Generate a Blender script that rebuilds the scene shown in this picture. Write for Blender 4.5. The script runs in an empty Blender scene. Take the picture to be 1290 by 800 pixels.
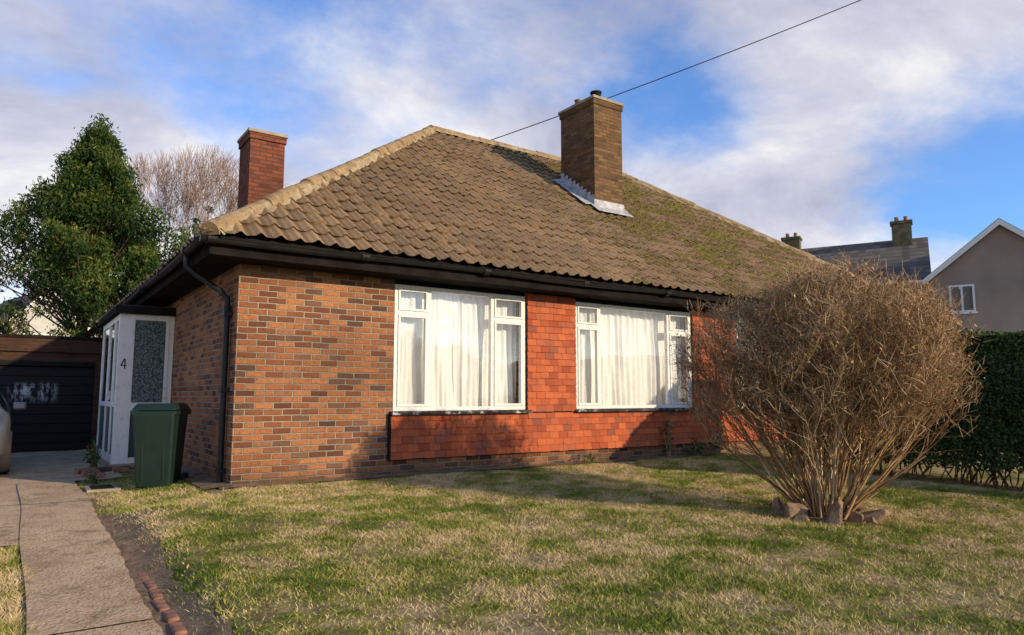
import bpy, bmesh, math, random
import numpy as np
from mathutils import Vector, Matrix
random.seed(4); rng=np.random.default_rng(7)
S=bpy.context.scene
COL=S.collection

# ---------------------------------------------------------------- materials
class NT:
    def __init__(s,name,rough=.8,spec=.3):
        s.m=bpy.data.materials.new(name); s.m.use_nodes=True
        s.t=s.m.node_tree; s.n=s.t.nodes; s.b=s.n['Principled BSDF']; s.o=s.n['Material Output']
        s.b.inputs['Roughness'].default_value=rough
        s.b.inputs['Specular IOR Level'].default_value=spec
        s.tc=None
    def node(s,ty,**k):
        n=s.n.new(ty)
        for a,v in k.items(): setattr(n,a,v)
        return n
    def link(s,a,b): s.t.links.new(a,b)
    def coord(s,out='Object'):
        if s.tc is None: s.tc=s.node('ShaderNodeTexCoord')
        return s.tc.outputs[out]
    def put(s,sock,v):
        if hasattr(v,'is_output'): s.link(v,sock)
        else:
            sock.default_value=v
    def math(s,op,a,b=0.0,c=None,clamp=False):
        n=s.node('ShaderNodeMath',operation=op,use_clamp=clamp)
        s.put(n.inputs[0],a); s.put(n.inputs[1],b)
        if c is not None: s.put(n.inputs[2],c)
        return n.outputs[0]
    def noise(s,scale,detail=4,rough=.55,vec=None,dist=0.0,color=False):
        n=s.node('ShaderNodeTexNoise'); n.inputs['Scale'].default_value=scale
        n.inputs['Detail'].default_value=detail; n.inputs['Roughness'].default_value=rough
        n.inputs['Distortion'].default_value=dist
        s.link(vec if vec is not None else s.coord(),n.inputs['Vector'])
        return n.outputs['Color' if color else 'Fac']
    def ramp(s,fac,stops,interp='LINEAR'):
        n=s.node('ShaderNodeValToRGB'); cr=n.color_ramp; cr.interpolation=interp
        while len(cr.elements)<len(stops): cr.elements.new(.5)
        for e,(p,c) in zip(cr.elements,stops):
            e.position=p; e.color=(c[0],c[1],c[2],1) if not isinstance(c,(int,float)) else (c,c,c,1)
        s.put(n.inputs[0],fac); return n.outputs[0]
    def mix(s,f,a,b,mode='MIX'):
        n=s.node('ShaderNodeMix',data_type='RGBA',blend_type=mode)
        s.put(n.inputs[0],f)
        for i,v in ((6,a),(7,b)):
            if isinstance(v,tuple): v=(v[0],v[1],v[2],1)
            s.put(n.inputs[i],v)
        return n.outputs[2]
    def sstep(s,v,a,b):
        n=s.node('ShaderNodeMapRange',interpolation_type='SMOOTHSTEP')
        s.put(n.inputs[0],v); n.inputs[1].default_value=a; n.inputs[2].default_value=b
        return n.outputs[0]
    def sep(s,v):
        n=s.node('ShaderNodeSeparateXYZ'); s.link(v,n.inputs[0]); return n.outputs
    def comb(s,x,y,z=0.0):
        n=s.node('ShaderNodeCombineXYZ')
        for i,v in enumerate((x,y,z)): s.put(n.inputs[i],v)
        return n.outputs[0]
    def white(s,vec):
        n=s.node('ShaderNodeTexWhiteNoise',noise_dimensions='3D'); s.link(vec,n.inputs['Vector']); return n.outputs['Value']
    def color(s,v):
        if isinstance(v,tuple): v=(v[0],v[1],v[2],1)
        s.put(s.b.inputs['Base Color'],v)
    def bump(s,h,dist=.005,strength=1):
        n=s.node('ShaderNodeBump'); n.inputs['Distance'].default_value=dist; n.inputs['Strength'].default_value=strength
        s.put(n.inputs['Height'],h); s.link(n.outputs[0],s.b.inputs['Normal'])

def simple(name,c,rough=.6,var=.25,scale=6,spec=.3,bump=.002,metal=0):
    k=NT(name,rough,spec)
    n=k.noise(scale,5,.6)
    d=tuple(x*(1-var) for x in c); l=tuple(min(1,x*(1+var*.6)) for x in c)
    k.color(k.ramp(n,[(.3,d),(.7,l)]))
    if bump: k.bump(k.noise(scale*8,3),bump)
    k.b.inputs['Metallic'].default_value=metal
    return k.m

def brick(name,stops,mortar,bw=.225,bh=.075,stain=.35,offs=0.0,pale=.3):
    k=NT(name,.92,.12)
    x,y,z=k.sep(k.coord())
    u=k.math('ADD',k.math('ADD',x,y),100+offs); v=k.math('ADD',z,10)
    wob=k.noise(9,3)
    u=k.math('ADD',u,k.math('MULTIPLY',k.math('SUBTRACT',wob,.5),.016))
    v=k.math('ADD',v,k.math('MULTIPLY',k.math('SUBTRACT',k.noise(5,2),.5),.018))
    vr=k.math('DIVIDE',v,bh); row=k.math('FLOOR',vr)
    odd=k.math('MULTIPLY',k.math('MODULO',row,2),.5)
    ur=k.math('ADD',k.math('DIVIDE',u,bw),odd); col=k.math('FLOOR',ur)
    fu=k.math('MULTIPLY',k.math('FRACT',ur),bw); fv=k.math('MULTIPLY',k.math('FRACT',vr),bh)
    d=k.math('MINIMUM',k.math('MINIMUM',fu,k.math('SUBTRACT',bw,fu)),k.math('MINIMUM',fv,k.math('SUBTRACT',bh,fv)))
    d=k.math('ADD',d,k.math('MULTIPLY',k.math('SUBTRACT',k.noise(45,3),.5),.006))
    m=k.sstep(d,.0045,.010)
    w=k.white(k.comb(col,row,3.3))
    c=k.ramp(w,stops)
    c=k.mix(k.math('MULTIPLY',k.sstep(k.noise(24,5,.7),.42,.72),.6),c,(.10,.05,.032))
    c=k.mix(k.math('MULTIPLY',k.sstep(k.noise(15,5,.7),.58,.8),pale),c,(.44,.30,.19))
    mm=k.mix(k.sstep(k.noise(2.2,4),.35,.65),mortar,tuple(q*.6 for q in mortar))
    c=k.mix(m,mm,c)
    st=k.ramp(k.noise(1.1,5,.6),[(.3,(1-stain,)*3),(.7,(1.12,1.1,1.05))])
    c=k.mix(1.0,c,st,'MULTIPLY')
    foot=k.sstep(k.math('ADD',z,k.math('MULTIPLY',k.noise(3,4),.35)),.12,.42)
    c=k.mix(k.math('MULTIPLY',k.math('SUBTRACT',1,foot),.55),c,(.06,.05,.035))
    k.color(c)
    h=k.math('ADD',m,k.math('MULTIPLY',k.noise(60,4),.5))
    h=k.math('ADD',h,k.math('MULTIPLY',w,.7))
    k.bump(h,.012)
    return k.m

M={}
M['brick']=brick('brick_wall_mat',[(0,(.12,.05,.035)),(.15,(.24,.09,.045)),(.35,(.39,.15,.065)),(.6,(.45,.195,.085)),(.78,(.35,.15,.08)),(.9,(.21,.11,.07)),(1,(.09,.055,.045))],(.44,.385,.30),stain=.42)
M['brick_dark']=brick('chimney_brick_mat',[(0,(.09,.055,.03)),(.4,(.17,.095,.045)),(.8,(.24,.135,.065)),(1,(.08,.055,.04))],(.20,.16,.10))
M['brick_red']=brick('red_chimney_brick_mat',[(0,(.15,.045,.03)),(.5,(.27,.08,.045)),(1,(.20,.07,.045))],(.17,.12,.095),pale=.1)
M['brick_garage']=brick('garage_brick_mat',[(0,(.06,.03,.02)),(.5,(.11,.05,.03)),(1,(.08,.045,.03))],(.09,.075,.06),pale=.05)
M['black']=simple('black_gutter_paint',(.016,.016,.017),.42,.4,12,.3)
M['fascia']=simple('black_fascia_paint',(.018,.015,.014),.95,.5,4,.02)
M['blackrough']=simple('black_soffit_paint',(.022,.019,.017),.95,.4,4,.04)
M['dark']=simple('dark_interior',(.05,.045,.04),.9)
M['room']=simple('room_wall',(.30,.27,.22),.9)
M['concrete']=simple('concrete_mat',(.36,.31,.24),.95,.4,3,.1,.004)
M['mortar']=simple('mortar_mat',(.34,.27,.17),.95,.4,9,.1,.006)
k=NT('white_window_paint',.4,.3); n=k.noise(14,5,.7)
k.color(k.ramp(n,[(.25,(.55,.53,.48)),(.5,(.70,.69,.66)),(.8,(.77,.76,.74))])); k.bump(k.noise(30,3),.001); M['white']=k.m
k=NT('porch_white_paint',.45,.3); n=k.noise(6,6,.7); 
k.color(k.ramp(n,[(.28,(.52,.46,.36)),(.42,(.80,.78,.72)),(.75,(.88,.87,.84))])); M['porchwhite']=k.m
k=NT('sill_mat',.8,.1); n=k.noise(7,6,.7); k.color(k.ramp(n,[(.47,(.035,.033,.035)),(.56,(.10,.10,.10)),(.60,(.5,.5,.48))])); k.bump(n,.004); M['sill']=k.m
k=NT('lead_mat',.6); n=k.noise(8,6,.7); k.color(k.ramp(n,[(.35,(.20,.21,.23)),(.6,(.48,.49,.51)),(.75,(.66,.65,.62))])); k.bump(n,.006); M['lead']=k.m
def glassmat(name,tint):
    k=NT(name); k.n.remove(k.b)
    tr=k.node('ShaderNodeBsdfTransparent'); tr.inputs[0].default_value=(*tint,1)
    gl=k.node('ShaderNodeBsdfGlossy'); gl.inputs['Roughness'].default_value=.012; gl.inputs[0].default_value=(1,1,1,1)
    fr=k.node('ShaderNodeFresnel'); fr.inputs[0].default_value=1.65
    bp=k.node('ShaderNodeBump'); bp.inputs['Distance'].default_value=.003; bp.inputs['Strength'].default_value=.5
    k.link(k.noise(1.7,2),bp.inputs['Height'])
    k.link(bp.outputs[0],gl.inputs['Normal'])
    f=k.math('MULTIPLY_ADD',fr.outputs[0],1.0,.04,clamp=True)
    mx=k.node('ShaderNodeMixShader'); k.link(f,mx.inputs[0]); k.link(tr.outputs[0],mx.inputs[1]); k.link(gl.outputs[0],mx.inputs[2])
    k.link(mx.outputs[0],k.o.inputs[0]); return k.m
M['glass']=glassmat('window_glass',(.95,.96,.95))
k=NT('dark_glass',.08,.6); k.color((.02,.025,.03)); M['darkglass']=k.m
k=NT('patterned_glass',.25,.5); v=k.node('ShaderNodeTexVoronoi'); v.inputs['Scale'].default_value=34; k.link(k.coord(),v.inputs['Vector'])
k.color(k.ramp(v.outputs['Distance'],[(.1,(.24,.27,.25)),(.5,(.08,.11,.11)),(.8,(.03,.05,.05))])); k.bump(v.outputs['Distance'],.004); M['patglass']=k.m
k=NT('lower_door_glass',.3,.5); k.color(k.ramp(k.noise(20,4),[(.3,(.015,.04,.04)),(.7,(.05,.09,.09))])); M['lowglass']=k.m
k=NT('net_curtain',.9,.1); k.n.remove(k.b)
d=k.node('ShaderNodeBsdfDiffuse'); tl=k.node('ShaderNodeBsdfTranslucent')
n=k.ramp(k.noise(6,5,.6),[(.3,(.82,.83,.85)),(.7,(.91,.92,.95))]); k.link(n,d.inputs[0]); k.link(n,tl.inputs[0])
mx=k.node('ShaderNodeMixShader'); mx.inputs[0].default_value=.15; k.link(d.outputs[0],mx.inputs[1]); k.link(tl.outputs[0],mx.inputs[2])
k.link(mx.outputs[0],k.o.inputs[0]); M['curtain']=k.m
# roof tiles
k=NT('roof_tile_mat',.95,.1)
uv=k.coord('UV'); u,v,_=k.sep(uv)
w=k.white(k.comb(k.math('FLOOR',u),k.math('FLOOR',v),1.7)); fv=k.math('FRACT',v); fu=k.math('FRACT',u)
c=k.ramp(w,[(0,(.28,.185,.105)),(.5,(.325,.22,.122)),(.9,(.36,.245,.138)),(1,(.24,.17,.11))])
c=k.mix(k.sstep(k.noise(30,4,.7),.5,.85),c,(.48,.36,.21))
c=k.mix(k.math('MULTIPLY',k.sstep(k.noise(18,5,.75),.5,.7),.45),c,(.12,.085,.05))
big=k.ramp(k.noise(.7,4,.6),[(.3,(.72,.72,.74)),(.7,(1.12,1.08,1.02))]); c=k.mix(1.0,c,big,'MULTIPLY')
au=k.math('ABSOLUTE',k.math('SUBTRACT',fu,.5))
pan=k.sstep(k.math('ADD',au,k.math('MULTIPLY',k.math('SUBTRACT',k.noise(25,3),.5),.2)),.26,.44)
c=k.mix(k.math('MULTIPLY',pan,.62),c,(.045,.034,.022))  # shade in the troughs between rolls, put into the tile colour
c=k.mix(k.math('MULTIPLY',k.sstep(fv,.80,1.0),.35),c,(.06,.045,.03))  # shadow line under the overlapping row above, also put into the colour
ox,oy,oz=k.sep(k.coord())
mw=k.math('MULTIPLY',k.sstep(ox,4.5,9.5),k.math('SUBTRACT',1,k.sstep(ox,13,17)))
mn=k.math('ADD',k.noise(1.3,5,.65),k.math('MULTIPLY',mw,.19))
mn=k.math('ADD',mn,k.math('MULTIPLY',k.math('SUBTRACT',k.noise(22,4,.7),.5),.65))
mn=k.math('ADD',mn,k.math('MULTIPLY',k.math('SUBTRACT',.3,fv),.16))
moss=k.sstep(mn,.65,.76)
mc=k.ramp(k.noise(12,3),[(.3,(.11,.105,.015)),(.7,(.31,.26,.045))])
c=k.mix(k.math('MULTIPLY',moss,.85),c,mc)
k.color(c); k.bump(k.math('ADD',k.noise(70,4),k.math('MULTIPLY',moss,2.5)),.008); M['tile']=k.m
k=NT('ridge_tile_mat',.95,.1); n=k.noise(6,6,.7); c=k.ramp(n,[(.3,(.17,.115,.065)),(.5,(.30,.21,.115)),(.7,(.40,.295,.16))]); c=k.mix(k.sstep(k.noise(20,5,.7),.5,.75),c,(.14,.10,.055)); k.color(c); k.bump(k.noise(50,4),.006); M['ridge']=k.m
k=NT('hung_tile_mat',.9,.1)
at=k.node('ShaderNodeAttribute',attribute_name='rnd')
c=k.ramp(at.outputs['Fac'],[(0,(.30,.068,.032)),(.35,(.41,.10,.042)),(.7,(.49,.13,.052)),(.92,(.38,.11,.055)),(1,(.22,.08,.055))])
c=k.mix(k.math('MULTIPLY',k.sstep(k.noise(6,5,.7),.45,.72),.55),c,(.20,.08,.055))
k.color(c); k.bump(k.noise(80,3),.0015); M['hung']=k.m
def leafmat(name,stops,transl=.25,rough=.6):
    k=NT(name,rough,.2)
    at=k.node('ShaderNodeAttribute',attribute_name='rnd')
    c=k.ramp(at.outputs['Fac'],stops)
    k.color(c)
    if transl>0:
        tl=k.node('ShaderNodeBsdfTranslucent'); k.link(c,tl.inputs[0])
        mx=k.node('ShaderNodeMixShader'); mx.inputs[0].default_value=transl
        k.link(k.b.outputs[0],mx.inputs[1]); k.link(tl.outputs[0],mx.inputs[2]); k.link(mx.outputs[0],k.o.inputs[0])
    return k.m
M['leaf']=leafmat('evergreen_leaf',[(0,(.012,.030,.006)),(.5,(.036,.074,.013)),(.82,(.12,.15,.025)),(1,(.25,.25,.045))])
M['hedge']=leafmat('hedge_leaf',[(0,(.025,.055,.018)),(.6,(.06,.10,.03)),(1,(.13,.17,.05))],0)
M['dead']=leafmat('dry_leaf',[(0,(.17,.09,.04)),(.5,(.33,.19,.085)),(.8,(.42,.29,.13)),(.95,(.30,.28,.09)),(1,(.35,.12,.05))],0)
M['bark']=simple('bark_mat',(.12,.09,.06),.95,.4,8,.1,.01)
k=NT('twig_mat',.9,.1); at=k.node('ShaderNodeAttribute',attribute_name='rnd')
k.color(k.ramp(at.outputs['Fac'],[(0,(.18,.10,.05)),(.5,(.38,.245,.13)),(1,(.62,.46,.28))])); M['twig']=k.m
k=NT('winter_twig_mat',.9,.1); at=k.node('ShaderNodeAttribute',attribute_name='rnd')
k.color(k.ramp(at.outputs['Fac'],[(0,(.22,.14,.10)),(1,(.42,.29,.22))])); M['wtwig']=k.m
M['rock']=simple('rock_mat',(.34,.23,.15),.95,.6,9,.1,.02)
def lawncol(k,blade=False):
    n1=k.noise(.6,5,.6); n2=k.noise(2.4,6,.68); 
    n=k.math('ADD',k.math('MULTIPLY',n1,.45),k.math('MULTIPLY',n2,.55))
    n=k.math('ADD',k.math('MULTIPLY',k.math('SUBTRACT',n,.5),2.6),.60)
    if blade:
        at=k.node('ShaderNodeAttribute',attribute_name='rnd')
        n=k.math('ADD',n,k.math('MULTIPLY',k.math('SUBTRACT',at.outputs['Fac'],.5),.36))
    return n
GST=[(.28,(.10,.15,.018)),(.42,(.17,.22,.03)),(.54,(.29,.29,.06)),(.66,(.47,.385,.14)),(.82,(.63,.48,.26))]
k=NT('grass_ground',.95,.05)
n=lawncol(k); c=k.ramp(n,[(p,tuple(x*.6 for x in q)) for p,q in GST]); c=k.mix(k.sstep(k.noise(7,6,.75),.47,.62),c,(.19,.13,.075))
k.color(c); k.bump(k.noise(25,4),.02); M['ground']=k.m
k=NT('grass_blade',.7,.1); n=lawncol(k,True); c=k.ramp(n,GST); k.color(c); M['blade']=k.m
k=NT('path_concrete',.95,.05)
n=k.noise(2.2,6,.7); c=k.ramp(n,[(.3,(.42,.27,.155)),(.5,(.62,.44,.27)),(.72,(.74,.56,.35))])
v=k.node('ShaderNodeTexVoronoi'); v.inputs['Scale'].default_value=45; k.link(k.coord(),v.inputs['Vector'])
c=k.mix(k.sstep(v.outputs['Distance'],.0,.55),k.mix(.5,c,(.76,.60,.41)),c)
c=k.mix(k.math('MULTIPLY',k.sstep(k.noise(3.5,6,.75),.53,.66),.55),c,(.16,.13,.055))
c=k.mix(k.math('MULTIPLY',k.sstep(k.noise(30,5,.75),.52,.66),.65),c,(.15,.10,.06))
k.color(c); k.bump(k.math('ADD',k.noise(35,5,.75),k.math('MULTIPLY',v.outputs['Distance'],.6)),.025); M['path']=k.m
k=NT('soil_mat',.98,.05); n=k.noise(6,6,.7); k.color(k.ramp(n,[(.3,(.13,.088,.055)),(.7,(.33,.23,.145))])); k.bump(k.noise(18,5,.7),.03); M['soil']=k.m
k=NT('garage_door_paint',.6,.2); x,y,z=k.sep(k.coord())
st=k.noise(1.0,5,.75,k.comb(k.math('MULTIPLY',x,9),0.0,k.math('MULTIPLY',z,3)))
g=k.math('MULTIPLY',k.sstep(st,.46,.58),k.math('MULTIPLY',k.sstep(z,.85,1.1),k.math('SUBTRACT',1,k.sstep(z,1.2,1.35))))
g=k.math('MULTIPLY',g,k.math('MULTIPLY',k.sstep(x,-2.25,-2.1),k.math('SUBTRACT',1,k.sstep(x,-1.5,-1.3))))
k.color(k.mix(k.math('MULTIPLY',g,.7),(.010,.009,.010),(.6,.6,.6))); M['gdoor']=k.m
M['bin']=simple('bin_green_plastic',(.010,.026,.019),.45,.25,5,.35,.001)
M['rubber']=simple('rubber',(.02,.02,.02),.8)
k=NT('pebbledash',.95,.1); n=k.noise(70,3,.8); c=k.ramp(n,[(.3,(.24,.185,.145)),(.7,(.47,.38,.31))]); c=k.mix(1.0,c,k.ramp(k.noise(.8,4),[(.3,(.8,.8,.8)),(.7,(1.1,1.08,1.05))]),'MULTIPLY'); k.color(c); k.bump(n,.03); M['dash']=k.m
k=NT('slate_roof',.9,.1); x,y,z=k.sep(k.coord())
w=k.white(k.comb(k.math('FLOOR',k.math('MULTIPLY',x,3.2)),k.math('FLOOR',k.math('MULTIPLY',z,4.5)),k.math('FLOOR',k.math('MULTIPLY',y,1.0))))
c=k.ramp(w,[(0,(.11,.095,.08)),(1,(.19,.165,.13))]); lz=k.math('FRACT',k.math('MULTIPLY',z,4.5)); c=k.mix(k.math('MULTIPLY',k.math('SUBTRACT',1,k.sstep(lz,0,.25)),.6),c,(.03,.03,.03)); k.color(c); k.bump(lz,.02); M['slate']=k.m
M['render']=simple('white_render',(.50,.48,.45),.9,.15,2)
M['mossbrick']=simple('mossy_chimney',(.16,.14,.07),.95,.5,5)
M['carpaint']=simple('car_paint',(.16,.165,.17),.3,.05,3,.6,0,.5)
M['lamp']=simple('headlamp',(.5,.52,.55),.15,.1,3,.8,0)
M['chrome']=simple('rim_metal',(.5,.5,.52),.3,.1,3,.5,0,.9)
M['terracotta']=simple('clay_pot',(.30,.16,.10),.9,.3)
M['edging']=simple('edging_brick_mat',(.34,.17,.11),.95,.55,12,.1,.006)

# ---------------------------------------------------------------- helpers
def empty(name,loc=(0,0,0),rz=0):
    e=bpy.data.objects.new(name,None); COL.objects.link(e); e.location=loc; e.rotation_euler=(0,0,rz); e.empty_display_size=.2; return e
def obj(name,verts,faces,mat,parent=None,smooth=False):
    me=bpy.data.meshes.new(name); me.from_pydata([tuple(v) for v in verts],[],faces)
    o=bpy.data.objects.new(name,me); COL.objects.link(o)
    for mm in (mat if isinstance(mat,(list,tuple)) else [mat]): me.materials.append(mm)
    if parent: o.parent=parent
    me.polygons.foreach_set('use_smooth',np.full(len(me.polygons),bool(smooth)))
    return o
def box(name,x0,x1,y0,y1,z0,z1,mat,parent=None,bevel=0):
    v=[(x,y,z) for x in (x0,x1) for y in (y0,y1) for z in (z0,z1)]
    f=[(0,1,3,2),(4,6,7,5),(0,4,5,1),(2,3,7,6),(0,2,6,4),(1,5,7,3)]
    o=obj(name,v,f,mat,parent)
    if bevel:
        b=o.modifiers.new('b','BEVEL'); b.width=bevel; b.segments=2; b.limit_method='NONE'
    return o
def fastmesh(name,V,F,mat,parent=None,rnd=None,smooth=False):
    me=bpy.data.meshes.new(name); n=len(V); m,kk=F.shape
    me.vertices.add(n); me.vertices.foreach_set('co',V.astype(np.float32).ravel())
    me.loops.add(m*kk); me.loops.foreach_set('vertex_index',F.astype(np.int32).ravel())
    me.polygons.add(m); me.polygons.foreach_set('loop_start',np.arange(0,m*kk,kk,dtype=np.int32))
    me.polygons.foreach_set('loop_total',np.full(m,kk,dtype=np.int32))
    me.polygons.foreach_set('use_smooth',np.full(m,bool(smooth)))
    me.update(calc_edges=True)
    if rnd is not None:
        a=me.attributes.new('rnd','FLOAT','FACE'); a.data.foreach_set('value',rnd.astype(np.float32))
    me.materials.append(mat); o=bpy.data.objects.new(name,me); COL.objects.link(o)
    if parent: o.parent=parent
    return o
def tubes(name,A,B,r0,r1,mat,parent=None,rnd=None,sides=3):
    A=np.asarray(A,float);B=np.asarray(B,float);r0=np.asarray(r0,float);r1=np.asarray(r1,float)
    n=len(A); D=B-A; L=np.linalg.norm(D,axis=1,keepdims=True)+1e-9; D/=L
    ref=np.where(np.abs(D[:,2:3])>.9,np.array([[1.,0,0]]),np.array([[0,0,1.]]))
    U=np.cross(D,ref); U/=np.linalg.norm(U,axis=1,keepdims=True)+1e-9; W=np.cross(D,U)
    V=[]
    for P,r in ((A,r0),(B,r1)):
        for i in range(sides):
            a=2*math.pi*i/sides
            V.append(P+(U*math.cos(a)+W*math.sin(a))*r[:,None])
    V=np.stack(V,1).reshape(-1,3)
    base=np.arange(n)[:,None]*2*sides
    F=np.concatenate([base+np.array([[i,(i+1)%sides,sides+(i+1)%sides,sides+i]]) for i in range(sides)],1).reshape(-1,4)
    if rnd is None: rnd=rng.random(n)
    return fastmesh(name,V,F,mat,parent,np.repeat(rnd,sides),smooth=True)
def leaves(name,P,size,mat,parent=None,rnd=None,aspect=.55,up=0.0):
    n=len(P); a=rng.normal(size=(n,3)); a[:,2]+=up; a/=np.linalg.norm(a,axis=1,keepdims=True)
    b=np.cross(a,rng.normal(size=(n,3))); b/=np.linalg.norm(b,axis=1,keepdims=True)
    s=(size*(.6+.8*rng.random(n)))[:,None]
    V=np.stack([P-a*s,P+b*s*aspect,P+a*s,P-b*s*aspect],1).reshape(-1,3)
    F=np.arange(n*4).reshape(n,4)
    return fastmesh(name,V,F,mat,parent,rng.random(n) if rnd is None else rnd)
def clumps(centers,radii,per,shell=.6,st=(1,1,.8)):
    P=[];Rn=[]
    for c,r in zip(centers,radii):
        n=max(8,int(per*r*r)); d=rng.normal(size=(n,3)); d/=np.linalg.norm(d,axis=1,keepdims=True)
        rr=r*(shell+(1-shell)*rng.random(n)**.7)*(1+.25*rng.normal(size=n))
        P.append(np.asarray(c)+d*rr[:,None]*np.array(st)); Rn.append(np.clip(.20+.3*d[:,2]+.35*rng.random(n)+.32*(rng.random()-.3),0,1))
    return np.concatenate(P),np.concatenate(Rn)
def curve(name,pts,r,mat,parent=None):
    cu=bpy.data.curves.new(name,'CURVE'); cu.dimensions='3D'; cu.bevel_depth=r; cu.bevel_resolution=3; cu.use_fill_caps=True
    sp=cu.splines.new('POLY'); sp.points.add(len(pts)-1)
    for p,q in zip(sp.points,pts): p.co=(*q,1)
    cu.materials.append(mat); o=bpy.data.objects.new(name,cu); COL.objects.link(o)
    if parent: o.parent=parent
    return o
def lathe(name,prof,cx,cy,z0,mat,parent=None,seg=20):
    V=[];F=[]
    for r,z in prof:
        for i in range(seg):
            a=2*math.pi*i/seg; V.append((cx+r*math.cos(a),cy+r*math.sin(a),z0+z))
    for j in range(len(prof)-1):
        for i in range(seg): F.append((j*seg+i,j*seg+(i+1)%seg,(j+1)*seg+(i+1)%seg,(j+1)*seg+i))
    F.append(tuple((len(prof)-1)*seg+i for i in range(seg)))
    return obj(name,V,F,mat,parent,True)

# ---------------------------------------------------------------- terrain
def gz(x,y):
    x=np.asarray(x,float); y=np.asarray(y,float)
    base=-.04*np.clip(-y,0,9)
    und=.018*np.sin(x*1.3+.5)*np.sin(y*1.7)+.01*np.sin(x*3.1+y*2.2)+.006*np.sin(x*7.1+y*1.2)*np.sin(y*6.3)
    lawn=base+und*np.clip((-y)/1.0,0,1)
    t=np.clip((x+1.32)/.35,0,1); t=t*t*(3-2*t)
    t2=np.clip((-.45-y)/.6,0,1)
    side=np.clip((x+.95)/.9,0,1)
    t=t*(t2+(1-t2)*side)
    drive=base-.12
    return drive*(1-t)+lawn*t
xs=np.unique(np.concatenate([np.array([-600,-300,-150,-80,-40,-25,-15]),np.arange(-10,-2,.5),np.arange(-2,9,.1),np.arange(9,25,.5),np.array([25,30,40,60,100,200,400,600])]))
ys=np.unique(np.concatenate([np.array([-600,-300,-150,-80,-40,-25,-15]),np.arange(-10,0,.12),np.arange(0,20,.5),np.array([20,25,30,40,60,100,200,400,600])]))
XX,YY=np.meshgrid(xs,ys,indexing='ij'); V=np.stack([XX,YY,gz(XX,YY)],-1).reshape(-1,3)
ny=len(ys); I=np.arange(len(xs)-1)[:,None]*ny+np.arange(ny-1)[None]; I=I.ravel()
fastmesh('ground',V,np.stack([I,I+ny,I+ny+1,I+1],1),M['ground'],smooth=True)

def sheet(name,poly_fn,x0,x1,y0,y1,dz,mat,step=.1,parent=None):
    xs=np.linspace(x0,x1,max(2,int((x1-x0)/step)+1)); ys=np.linspace(y0,y1,max(2,int((y1-y0)/step)+1))
    X,Y=np.meshgrid(xs,ys,indexing='ij')
    if poly_fn is not None: X,Y=poly_fn(X,Y)
    V=np.stack([X,Y,gz(X,Y)+dz],-1).reshape(-1,3); ny=len(ys)
    I=(np.arange(len(xs)-1)[:,None]*ny+np.arange(ny-1)[None]).ravel()
    return fastmesh(name,V,np.stack([I,I+ny,I+ny+1,I+1],1),mat,parent,smooth=True)
def wob_edge(X,Y,a=1.0):
    w=(X-X.min())/(X.max()-X.min())
    return X+a*(w*.012*np.sin(Y*2.3)+(1-w)*.012*np.sin(Y*1.7+1))+ a*(w*.006*np.sin(Y*19)),Y
path=empty('garden_path')
segs=[(-12,-8.4),(-8.385,-6.2),(-6.185,-4.05),(-4.035,-1.9),(-1.885,.35),(.365,2.6)]
for i,(a,b) in enumerate(segs):
    sheet('slab_%d'%i,wob_edge,-1.99,-1.37,a,b,.026+.003*(i%2),M['path'],.05,path)
sheet('driveway',None,-6.0,-1.975,-1.6,8.98,.018,M['path'],.2)
sheet('porch_apron_paving',None,-1.975,-.79,2.62,8.98,.022,M['path'],.15)
sheet('soil_border',lambda X,Y:wob_edge(X,Y,3),-1.42,-1.12,-8.5,1.2,.010,M['soil'],.06)
sheet('soil_bed',None,-.15,8.5,-.22,0.0,.016,M['soil'],.08)
sheet('soil_bed',None,-.30,-.0,-.1,3.9,.026,M['soil'],.1)
dc=empty('drain_cover'); box('frame',-1.33,-.97,1.25,1.75,-.15,-.085,M['concrete'],dc,.006); box('lid',-1.27,-1.03,1.31,1.69,-.09,-.078,M['blackrough'],dc,.004)
ed=empty('brick_edging')
for j in range(9):
    y=-5.0+j*.245; x=-1.285+.008*math.sin(j*2.1)
    z=float(gz(x,y))
    b=box('edging_brick_%d'%j,-.035,.035,-.107,.107,-.05,.026-.003*max(0,j-3),M['edging'],ed,.014); b.location=(x,y,z+.004); b.rotation_euler=(random.uniform(-.05,.05),random.uniform(-.12,.12),random.uniform(-.05,.05))

# ---------------------------------------------------------------- grass blades
def blades(name,x0,x1,y0,y1,dens,keep=None,hmul=1.0):
    n=int((x1-x0)*(y1-y0)*dens); x=rng.uniform(x0,x1,n); y=rng.uniform(y0,y1,n)
    if keep is not None:
        m=keep(x,y); x=x[m];y=y[m]
    n=len(x)
    cl=.5+.5*np.sin(x*5.1+np.sin(y*3.3)*2)*np.sin(y*4.7+np.sin(x*2.9)*2)
    cl2=.5+.5*np.sin(x*1.3+2*np.sin(y*.9))*np.sin(y*1.6+x*.5)
    h=(.010+.018*rng.random(n)+.032*cl*cl2*rng.random(n))*hmul; w=.0022+.0026*rng.random(n)
    a=rng.uniform(0,2*np.pi,n); lean=rng.uniform(.3,1.8,n)*h; b=rng.uniform(0,2*np.pi,n)
    z=gz(x,y)-.003
    P0=np.stack([x-np.cos(a)*w,y-np.sin(a)*w,z],1);P1=np.stack([x+np.cos(a)*w,y+np.sin(a)*w,z],1)
    P2=np.stack([x+np.cos(b)*lean,y+np.sin(b)*lean,z+h],1)
    V=np.stack([P0,P1,P2],1).reshape(-1,3); F=np.arange(n*3).reshape(n,3)
    fastmesh(name,V,F,M['blade'],None,rng.random(n))
BP=[(random.uniform(-.9,7.5),random.uniform(-7,-.6),random.uniform(.12,.42)) for _ in range(52)]
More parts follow.
